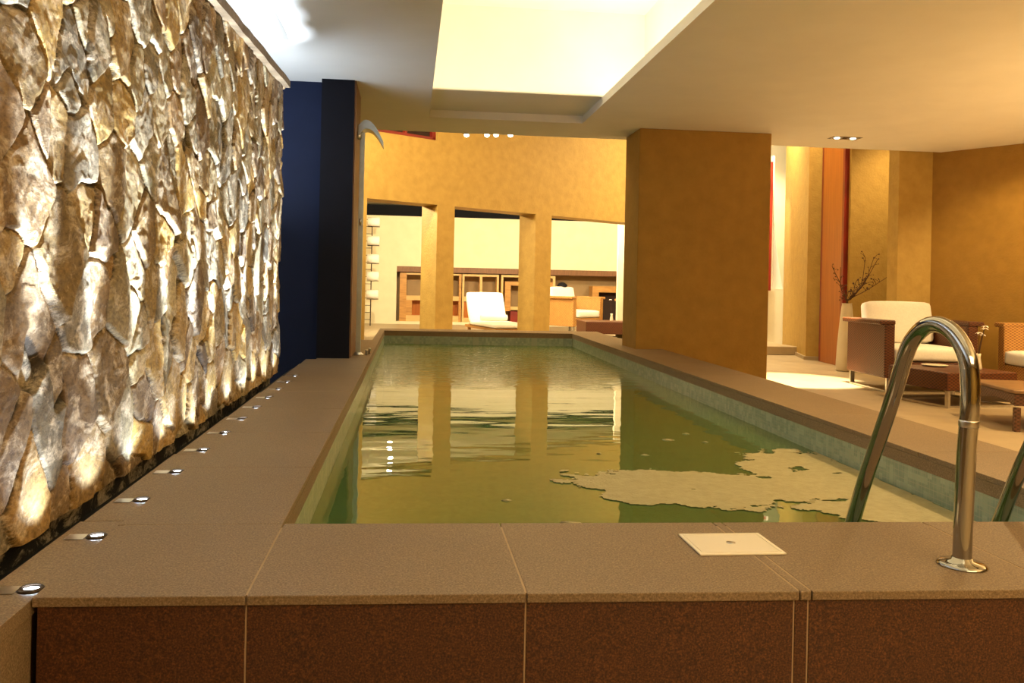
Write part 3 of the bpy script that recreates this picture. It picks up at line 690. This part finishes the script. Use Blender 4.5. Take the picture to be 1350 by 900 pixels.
# things on the tables
bm = bmesh.new(); lathe(bm, [(.05, 0), (.09, .004), (.115, .012), (.11, .014), (.05, .008)], 28)
tag(obj('plate', bm, M['ceramic'], loc=(4.80, 7.18, .3015), smooth=True), 'shallow white dish on the low woven table', 'plate')
def flower_vase(label, loc, h, fl, seed):
    rd = random.Random(seed)
    t = thing('flower_vase', label, 'vase', loc)
    bm = bmesh.new(); lathe(bm, [(.030, 0), (.034, .01), (.026, .06), (.020, .11), (.024, .14), (.020, .14), (.016, .11), (.022, .06), (.02, .012)], 20); obj('vessel', bm, M['ceramic'], t, smooth=True)
    for k in range(fl):
        a = rd.uniform(0, 6.28); tip = Vector((.05 * math.cos(a), .05 * math.sin(a), h * rd.uniform(.85, 1.1)))
        bm = bmesh.new(); tube(bm, catmull([(0, 0, .02), (tip.x * .3, tip.y * .3, h * .5), tip], 4), .003, 6); st = obj('stem', bm, M['twig'], t)
        bm = bmesh.new()
        for q in range(5):
            aa = q * 1.2566; m4 = Matrix.Translation(tip) @ Matrix.Rotation(aa, 4, 'Z') @ Matrix.Rotation(.5, 4, 'Y')
            vs = [bm.verts.new(m4 @ Vector(p)) for p in ((0, 0, 0), (.02, .014, .004), (.042, 0, .0), (.02, -.014, .004))]
            bm.faces.new(vs)
        bmesh.ops.solidify(bm, geom=list(bm.faces), thickness=.002)
        obj('blossom', bm, M['petal'], st)
    return t
flower_vase('slim vase with white blossoms on the woven low table by the ladder rail', (5.02, 6.9, .3015), .36, 4, 2)
flower_vase('small vase with one white blossom on the far low table', (ony(806, 430, 15.6).x, 15.6, .3315), .40, 1, 5)

# footstool with scooped underside
t = thing('footstool', 'dark woven footstool with scooped underside at the lounge edge', 'footstool', (4.62, 5.72, 0), math.radians(-14))
bm = bmesh.new(); L, Wd, n = .36, .30, 16; prev = None
for i in range(n + 1):
    u = -1 + 2 * i / n; zl = .155 + .055 * (1 - u * u) - .03 * u
    rr = [bm.verts.new(p) for p in ((-Wd, u * L, zl), (Wd, u * L, zl), (Wd, u * L, .265), (-Wd, u * L, .265))]
    if prev:
        for k in range(4): bm.faces.new((prev[k], prev[(k + 1) % 4], rr[(k + 1) % 4], rr[k]))
    else: bm.faces.new(rr)
    prev = rr
bm.faces.new(prev); obj('body', bm, M['ottoman'], t)
bm = bmesh.new(); soft(bm, -Wd - .01, Wd + .01, -L - .01, L + .01, .266, .30, e=.012, bulge=.006); obj('seat_pad', bm, mat('brown_leather', (.22, .12, .05), (.28, .16, .07), 10, .45), t, smooth=True)
for sx in (-1, 1):
    for sy in (-1, 1):
        bm = bmesh.new(); box(bm, sx * (Wd - .03) - .02, sx * (Wd - .03) + .02, sy * (L - .03) - .02, sy * (L - .03) + .02, 0, .17); obj('leg', bm, M['ottoman'], t, bevel=.004)

# tall conical floor vase with dried branches
VB = Vector((5.325, 9.7, 0)); vh = Z(-.122)
t = thing('floor_vase', 'tall tapering pale floor vase standing beside the orange-red door', 'vase', VB)
bm = bmesh.new(); lathe(bm, [(.105, 0), (.118, .02), (.105, .30), (.085, .55), (.062, vh - .04), (.055, vh - .01), (.060, vh), (.050, vh), (.045, vh - .03), (.06, .5), (.08, .05)], 40); obj('body', bm, M['ceramic'], t, smooth=True)
twl = [('dried branch reaching up and to the side of the vase, forked and bushy', (1152, 340), 1), ('dried branch with a dark seed head standing out of the tall vase', (1157, 342), 1), ('low dried branch bending towards the orange-red door', (1097, 351), 1), ('short thick dried branch close above the vase mouth', (1108, 352), 1), ('upright dried branch with buds in the tall vase', (1141, 340), 1), ('thin dried branch spreading low over the white cushion', (1170, 365), 1), ('drooping dried twig at the rim of the vase', (1128, 372), 1), ('curled dried branch in the middle of the vase', (1146, 362), 1)]
for k, (lb, (px, py), _) in enumerate(twl):
    rd = random.Random(k + 20); tip = ony(px, py, 9.7 + rd.uniform(-.12, .12)) - VB; base_ = Vector((rd.uniform(-.02, .02), rd.uniform(-.02, .02), vh - .10))
    mid = base_.lerp(tip, .5) + Vector((rd.uniform(-.05, .05), 0, rd.uniform(-.02, .05)))
    path = catmull([base_, Vector((base_.x * .5, base_.y * .5, vh + .03)), mid, tip], 6)
    bm = bmesh.new(); nn = len(path); tube(bm, path, [.007 - .004 * i / nn for i in range(nn)], 6)
    for q in range(11):
        i = rd.randrange(nn // 3, nn); p = path[i]; d = Vector((rd.uniform(-1, 1), rd.uniform(-1, 1), rd.uniform(.1, 1.2))).normalized() * rd.uniform(.04, .11)
        tube(bm, [p, p + d * .6 + Vector((0, 0, .01)), p + d], [.003, .0025, .0015], 5)
        bmesh.ops.create_icosphere(bm, subdivisions=1, radius=rd.uniform(.006, .013), matrix=Matrix.Translation(p + d))
    tag(obj('dried_branch', bm, M['twig'], loc=VB), lb, 'branch', 'dried branches in the floor vase')

# ------------------------------------------------------------------ sun lounger behind the colonnade
LG = ony(640, 424, 15.5)
t = thing('sun_lounger', 'white cushioned sun lounger with raised back between the two columns', 'sun lounger', (1.47, 15.55, 0), math.radians(14))
bm = bmesh.new(); box(bm, -.34, .34, -1.35, .35, .17, .22); obj('frame', bm, M['wicker_light'], t, bevel=.01)
for sx in (-.28, .28):
    for sy in (-1.25, .25):
        bm = bmesh.new(); box(bm, sx - .025, sx + .025, sy - .025, sy + .025, 0, .17); obj('leg', bm, M['wicker_light'], t)
bm = bmesh.new(); soft(bm, -.36, .36, -1.36, .02, .222, .30, e=.03); obj('mattress', bm, M['cushion'], t, smooth=True)
mt = Matrix.Translation((0, .03, .25)) @ Matrix.Rotation(math.radians(-24), 4, 'X')
bm = bmesh.new(); soft(bm, -.36, .36, -.08, 0.0, 0.0, .60, e=.03, mtx=mt); obj('back_cushion', bm, M['cushion'], t, smooth=True)
bm = bmesh.new(); box(bm, -.34, .34, .005, .035, -.02, .58, mtx=mt); obj('backrest_frame', bm, M['wicker_light'], t)
bm = bmesh.new(); pts = [(x, 0, 0) for x in (-.26, -.255, -.1, .1, .255, .26)]
tube(bm, pts, [.03, .055, .058, .058, .055, .03], 20)
tag(obj('rolled_towel', bm, M['towel'], loc=(1.56, 15.34, .365), smooth=True), 'rolled white towel lying on the sun lounger', 'towel').rotation_euler = (0, 0, math.radians(14))
# dark pouch on the far chair
bm = bmesh.new(); bmesh.ops.create_icosphere(bm, subdivisions=3, radius=.11)
for v in bm.verts: v.co.z = v.co.z * .75 if v.co.z > 0 else v.co.z * .25; v.co += Vector((1, 1, 1)) * .008 * noise.noise(v.co * 20)
pch = ony(741, 377, 17.62)
tag(obj('pouch', bm, M['black'], smooth=True, loc=(pch.x, pch.y, pch.z)), 'small dark rounded bundle on top of the far white chair back', 'bag')

# ------------------------------------------------------------------ towel rack with rolls
t = thing('towel_rack', 'narrow dark wire rack standing against the far cream wall', 'towel rack', (-.93, 18.9, 0))
hr = 2.40
for sx in (-.09, .07):
    bm = bmesh.new(); tube(bm, [(sx, 0, 0), (sx, 0, hr)], .012, 8); obj('upright', bm, M['darkmetal'], t)
for k in range(15):
    z = .14 + k * .16
    bm = bmesh.new(); tube(bm, [(-.09, 0, z), (.07, 0, z)], .007, 6); obj('rung', bm, M['darkmetal'], t)
for k, py in enumerate((292, 317, 341, 364, 388)):
    p = ony(495, py, 18.75)
    bm = bmesh.new(); tube(bm, [(-.02, 0, p.z - .109), (-.02, -.20, p.z - .109), (.24, -.20, p.z - .109), (.24, 0, p.z - .109)], .005, 6, closed=True); obj('cradle', bm, M['darkmetal'], t)
    bm = bmesh.new()
    tube(bm, [(-.13, 0, 0), (-.125, 0, 0), (0, 0, 0), (.125, 0, 0), (.13, 0, 0)], [.08, .10, .103, .10, .08], 20)
    lb = ['topmost', 'second from the top', 'middle', 'second from the bottom', 'lowest'][k]
    tag(obj('rolled_towel', bm, M['towel'], loc=(-.82, 18.78, p.z), smooth=True), 'rolled white towel on the wire rack, the %s of five' % lb, 'towel', 'rolled towels on the rack')

# ------------------------------------------------------------------ joinery in the niche
def X(px): return ony(px, 380, BY + .15).x
yN0, yN1 = BY + .05, BY + .45
def bar(name, x0, x1, z0, z1, m, par, y0=yN0, y1=yN1):
    bm = bmesh.new(); box(bm, x0, x1, y0, y1, z0, z1); return obj(name, bm, M[m], par)
zf = nz0 + .001
t = thing('shelf_unit', 'open honey wood shelf unit at the start of the niche, white towels beside it', 'shelf unit'); 
t['label'] = 'open honey wood shelf unit in the niche beside the towel rack'
x0, x1 = X(527), X(608)
bar('side_panel', x0, x0 + .16, zf, Z(.27), 'wood', t); bar('side_panel', x1 - .06, x1, zf, Z(.27), 'wood', t); bar('top_rail', x0 + .16, x1 - .06, Z(.23), Z(.27), 'woodlight', t)
bar('shelf', x0 + .16, x1 - .06, Z(-.38), Z(-.27), 'woodlight', t); bar('bottom_board', x0 + .16, x1 - .06, zf, Z(-.74), 'woodlight', t)
bar('cabinet_front', x0 + .16, x0 + .30, Z(-.74), Z(-.38), 'wood', t, BY + .06, BY + .4); bar('back_panel', x0 + .30, x1 - .06, Z(-.74), Z(-.38), 'redwood', t, BY + .3, BY + .4)
t = thing('shelf_unit', 'pale wood shelf unit in the niche behind the sun lounger', 'shelf unit')
x0, x1 = X(609), X(657)
bar('side_panel', x0, x0 + .05, zf, Z(.27), 'woodlight', t); bar('side_panel', x1 - .05, x1, zf, Z(.27), 'woodlight', t); bar('top_rail', x0 + .05, x1 - .05, Z(.22), Z(.27), 'woodlight', t)
bar('divider', X(632), X(632) + .06, Z(-.27), Z(.22), 'woodlight', t); bar('shelf', x0 + .05, x1 - .05, Z(-.38), Z(-.27), 'woodlight', t); bar('drawer_front', x0 + .05, x1 - .05, Z(-.78), Z(-.40), 'redwood', t, BY + .08, BY + .4); bar('bottom_board', x0 + .05, x1 - .05, zf, Z(-.78), 'woodlight', t)
t = thing('shelf_unit', 'wooden picture-frame shelf unit in the niche behind the second column', 'shelf unit')
x0, x1 = X(660), X(731)
bar('side_panel', x0, x0 + .05, zf, Z(.27), 'woodlight', t); bar('side_panel', x1 - .06, x1, zf, Z(.27), 'woodlight', t); bar('top_rail', x0 + .05, x1 - .06, Z(.22), Z(.27), 'woodlight', t)
bar('inner_frame', x0 + .10, x0 + .24, Z(-.6), Z(.12), 'wood', t, BY + .08, BY + .4); bar('inner_rail', x0 + .24, x1 - .06, Z(.02), Z(.12), 'wood', t, BY + .08, BY + .4)
bar('shelf', x0 + .24, x1 - .06, Z(-.57), Z(-.49), 'woodlight', t); bar('plinth', x0 + .24, x1 - .06, zf, Z(-.6), 'redframe', t)
t = thing('fire_surround', 'square wooden surround with a dark opening in the niche beyond the far armchair', 'fireplace')
x0, x1 = X(780), X(818)
bar('post', x0, x0 + .16, zf, Z(.05), 'wood', t); bar('post', x1 - .04, x1 + .06, zf, Z(.05), 'wood', t); bar('lintel', x0 + .16, x1 - .04, Z(-.10), Z(.05), 'wood', t); bar('opening', x0 + .16, x1 - .04, zf, Z(-.10), 'void', t, BY + .3, BY + .42)
bm = bmesh.new(); lx0 = ony(818, 390, 19.3).x; box(bm, lx0, lx0 + .25, 19.3, 19.4, .9, Z(.33)); 
# ------------------------------------------------------------------ fittings
DL = onz(1114, 182, CEIL)
t = thing('downlight', 'twin recessed downlight in the ceiling above the lounge', 'light', DL)
bm = bmesh.new(); box(bm, -.155, .155, -.07, .07, -.0005, -.0002); obj('housing', bm, M['darkmetal'], t)
for s in (-1, 1):
    bm = bmesh.new(); lathe(bm, [(.052, -.0005), (.058, -.004), (.060, -.001)], 28, s * .085, 0); obj('trim_ring', bm, M['satin'], t, smooth=True)
    bm = bmesh.new(); lathe(bm, [(.026, -.006), (.026, -.0045)], 24, s * .085, 0); obj('lens', bm, M['warmlens'], t)
for k, (px, lab) in enumerate([(615, 'small spotlight at the ceiling edge, apart on the shower side'), (642, 'small spotlight at the ceiling edge, first of the middle pair'), (654, 'small spotlight at the ceiling edge, second of the middle pair'), (673, 'small spotlight at the ceiling edge, nearest the big pillar')]):
    p = ony(px, 177.5, 8.95)
    t = thing('spotlight', lab, 'light', p, 0, 'spotlights behind the ceiling edge')
    bm = bmesh.new(); tube(bm, [(0, -.39, .14), (0, -.0, .14), (0, 0, .05)], .008, 8); obj('arm', bm, M['satin'], t)
    bm = bmesh.new(); lathe(bm, [(.02, .06), (.036, .03), (.040, 0)], 20); obj('shade', bm, M['satin'], t, smooth=True)
    bm = bmesh.new(); bmesh.ops.create_icosphere(bm, subdivisions=2, radius=.030, matrix=Matrix.Translation((0, 0, .003))); obj('bulb', bm, M['warmlens'], t, smooth=True)

for k, (px, lab) in enumerate([(520, 'small round ceiling spotlight in the back lounge above the first opening, mirrored in the water'), (645, 'small round ceiling spotlight in the back lounge above the middle opening, mirrored in the water')]):
    p = ony(px, 300, 14.6); t = thing('spotlight', lab, 'light', (p.x, 14.6, Z(1.58)), 0, 'lounge ceiling spotlights')
    bm = bmesh.new(); tube(bm, [(0, 0, .38), (0, 0, .05)], .012, 8); obj('stem', bm, M['satin'], t)
    bm = bmesh.new(); lathe(bm, [(.03, .07), (.05, .05), (.055, .012)], 20); obj('shade', bm, M['satin'], t, smooth=True)
    bm = bmesh.new(); bmesh.ops.create_icosphere(bm, subdivisions=2, radius=.045); obj('bulb', bm, M['bulb'], t, smooth=True)

# back-room shell behind the viewer
bm = bmesh.new(); box(bm, -2.6, 9.5, -3.1, -3.0, 0, CEIL); struct('wall_front', bm, M['stucco'])
bm = bmesh.new(); box(bm, 9.5, 9.6, -3, 21, 0, Z(3.6)); struct('wall_far_right', bm, M['stucco_dark'])

# ------------------------------------------------------------------ lights
def area(loc, rot, sx, sy, p, col):
    l = bpy.data.lights.new('area', 'AREA'); l.shape = 'RECTANGLE'; l.size = sx; l.size_y = sy; l.energy = p; l.color = col
    o = bpy.data.objects.new('lamp_area', l); o.location = loc; o.rotation_euler = rot; C.objects.link(o); return o
def spot(loc, target, p, col, ang=60, blend=.6, r=.03):
    l = bpy.data.lights.new('spot', 'SPOT'); l.energy = p; l.color = col; l.spot_size = math.radians(ang); l.spot_blend = blend; l.shadow_soft_size = r
    o = bpy.data.objects.new('lamp_spot', l); o.location = loc; C.objects.link(o)
    o.rotation_euler = (Vector(target) - Vector(loc)).to_track_quat('-Z', 'Y').to_euler(); return o
WARM = (1.0, .69, .32); WARM2 = (1.0, .80, .48); COOL = (.72, .84, 1.0)
PI = math.pi
# cove strips lying on the tray shelf
area((1.92, 3.6, LIP + .06), (PI, 0, 0), .30, 8.0, 60, WARM2)
area((-.15, 3.6, LIP + .06), (PI, 0, 0), .25, 8.0, 20, WARM2)
area((.9, 7.5, LIP + .09), (PI, 0, 0), 1.6, .3, 3.5, WARM2)
# uplights
for x, y in upl:
    spot((x - .015, y, ST + .012), (x - .135, y, ST + 1.0), 400.0, COOL, 20, .8, .006)
    spot((x - .045, y, ST + .012), (x - .55, y, ST + 1.0), 5.0, COOL, 100, .9, .008)
    spot((x - .02, y, ST + .012), (x - .25, y, ST + 1.0), 30.0, COOL, 24, .9, .008)
# cool strip behind the stone screen washing the ceiling
area((-1.45, 3.0, 1.5), (PI, .35, 0), .3, 6.5, 80, COOL)
# lounge downlights
spot(DL + Vector((0, 0, -.03)), (4.15, 8.62, 0), 1500, WARM2, 36, .35, .04)
spot((4.9, 5.0, CEIL - .03), (4.9, 5.2, 0), 170, WARM, 110, .7, .05)
spot((5.7, 6.3, CEIL - .03), (6.4, 7.6, .4), 150, WARM, 100, .5, .05)
spot((3.0, 3.6, CEIL - .03), (3.0, 3.6, 0), 140, WARM, 120, .7, .05)
# unseen upward spots added beyond the frame to brighten the ceiling
spot((6.6, 3.6, .7), (6.2, 4.2, 2.5), 640, (1, .60, .22), 125, .9, .12)
spot((3.6, -.2, .6), (3.4, .6, 2.5), 420, (1, .60, .22), 110, .9, .12)
# void above the far colonnade
spot((1.0, 8.9, Z(2.6)), (1.6, 13.0, Z(1.5)), 240, WARM, 110, .7, .1)
spot((-1.6, 10.3, Z(2.0)), (1.2, 13.0, Z(.3)), 260, WARM2, 80, .7, .1)
area((1.2, 9.9, Z(3.3)), (0, 0, 0), 3.0, 1.2, 60, WARM)
# back lounge lamps (their glints show in the water)
for px, k in ((520, 1.0), (645, .62), (760, 1.1)):
    p = ony(px, 300, 15.0); spot((p.x, 15.0, Z(1.55)), (p.x + .1, 19.0, .4), 310 * k, WARM2, 150, .6, .035)
spot((5.6, 16.5, Z(1.9)), (6.0, 19.5, .4), 250, WARM2, 150, .6, .05)
# lamp inside the colonnade, from the shower side
spot((-1.3, 12.9, Z(1.5)), (1.8, 13.4, .9), 240, WARM2, 120, .7, .08)
# hall behind the pillar
area((5.2, 10.6, Z(3.2)), (0, 0, 0), 1.5, 1.2, 80, WARM)
spot((6.3, 9.2, Z(2.7)), (6.2, 10.2, .8), 200, WARM, 80, .8, .08)  # spot added to lift the dark wall behind the vase
spot((6.0, 14.7, Z(2.6)), (6.7, 15.8, 1.4), 260, WARM2, 110, .6, .06)  # spot added to brighten the pale wall at the hall's end
spot((5.6, 12.9, Z(2.2)), (5.9, 14.0, 1.0), 120, WARM2, 70, .6, .06)
area((5.6, 12.6, Z(3.3)), (math.radians(25), 0, 0), 1.0, .8, 190, WARM2)
# unseen area light added above and behind the viewer as soft fill
area((2.0, -1.2, CEIL - .02), (0, 0, 0), 2.4, 1.6, 85, WARM)

w = bpy.data.worlds.new('World'); bpy.context.scene.world = w; w.use_nodes = True
w.node_tree.nodes['Background'].inputs[0].default_value = (1, .75, .45, 1); w.node_tree.nodes['Background'].inputs[1].default_value = .02

# ------------------------------------------------------------------ camera
cam = bpy.data.cameras.new('camera'); co = bpy.data.objects.new('camera', cam); C.objects.link(co)
R3 = Matrix((RC, UC, -FW)).transposed()
co.matrix_world = Matrix.Translation((0, 0, EYE)) @ R3.to_4x4()
cam.sensor_width = 36; cam.lens = F / 1350 * 36; cam.shift_x = (675 - PX) / 1350; cam.shift_y = -(450 - PY) / 1350; cam.clip_start = .05
sc_ = bpy.context.scene; sc_.camera = co
sc_.view_settings.view_transform = 'Standard'; sc_.view_settings.look = 'None'; sc_.view_settings.exposure = 0.5; sc_.view_settings.gamma = 1.0
sc_.view_settings.use_curve_mapping = False
sc_.cycles.max_bounces = 8; sc_.cycles.diffuse_bounces = 5; sc_.cycles.use_denoising = True
sc_.cycles.sample_clamp_indirect = 6
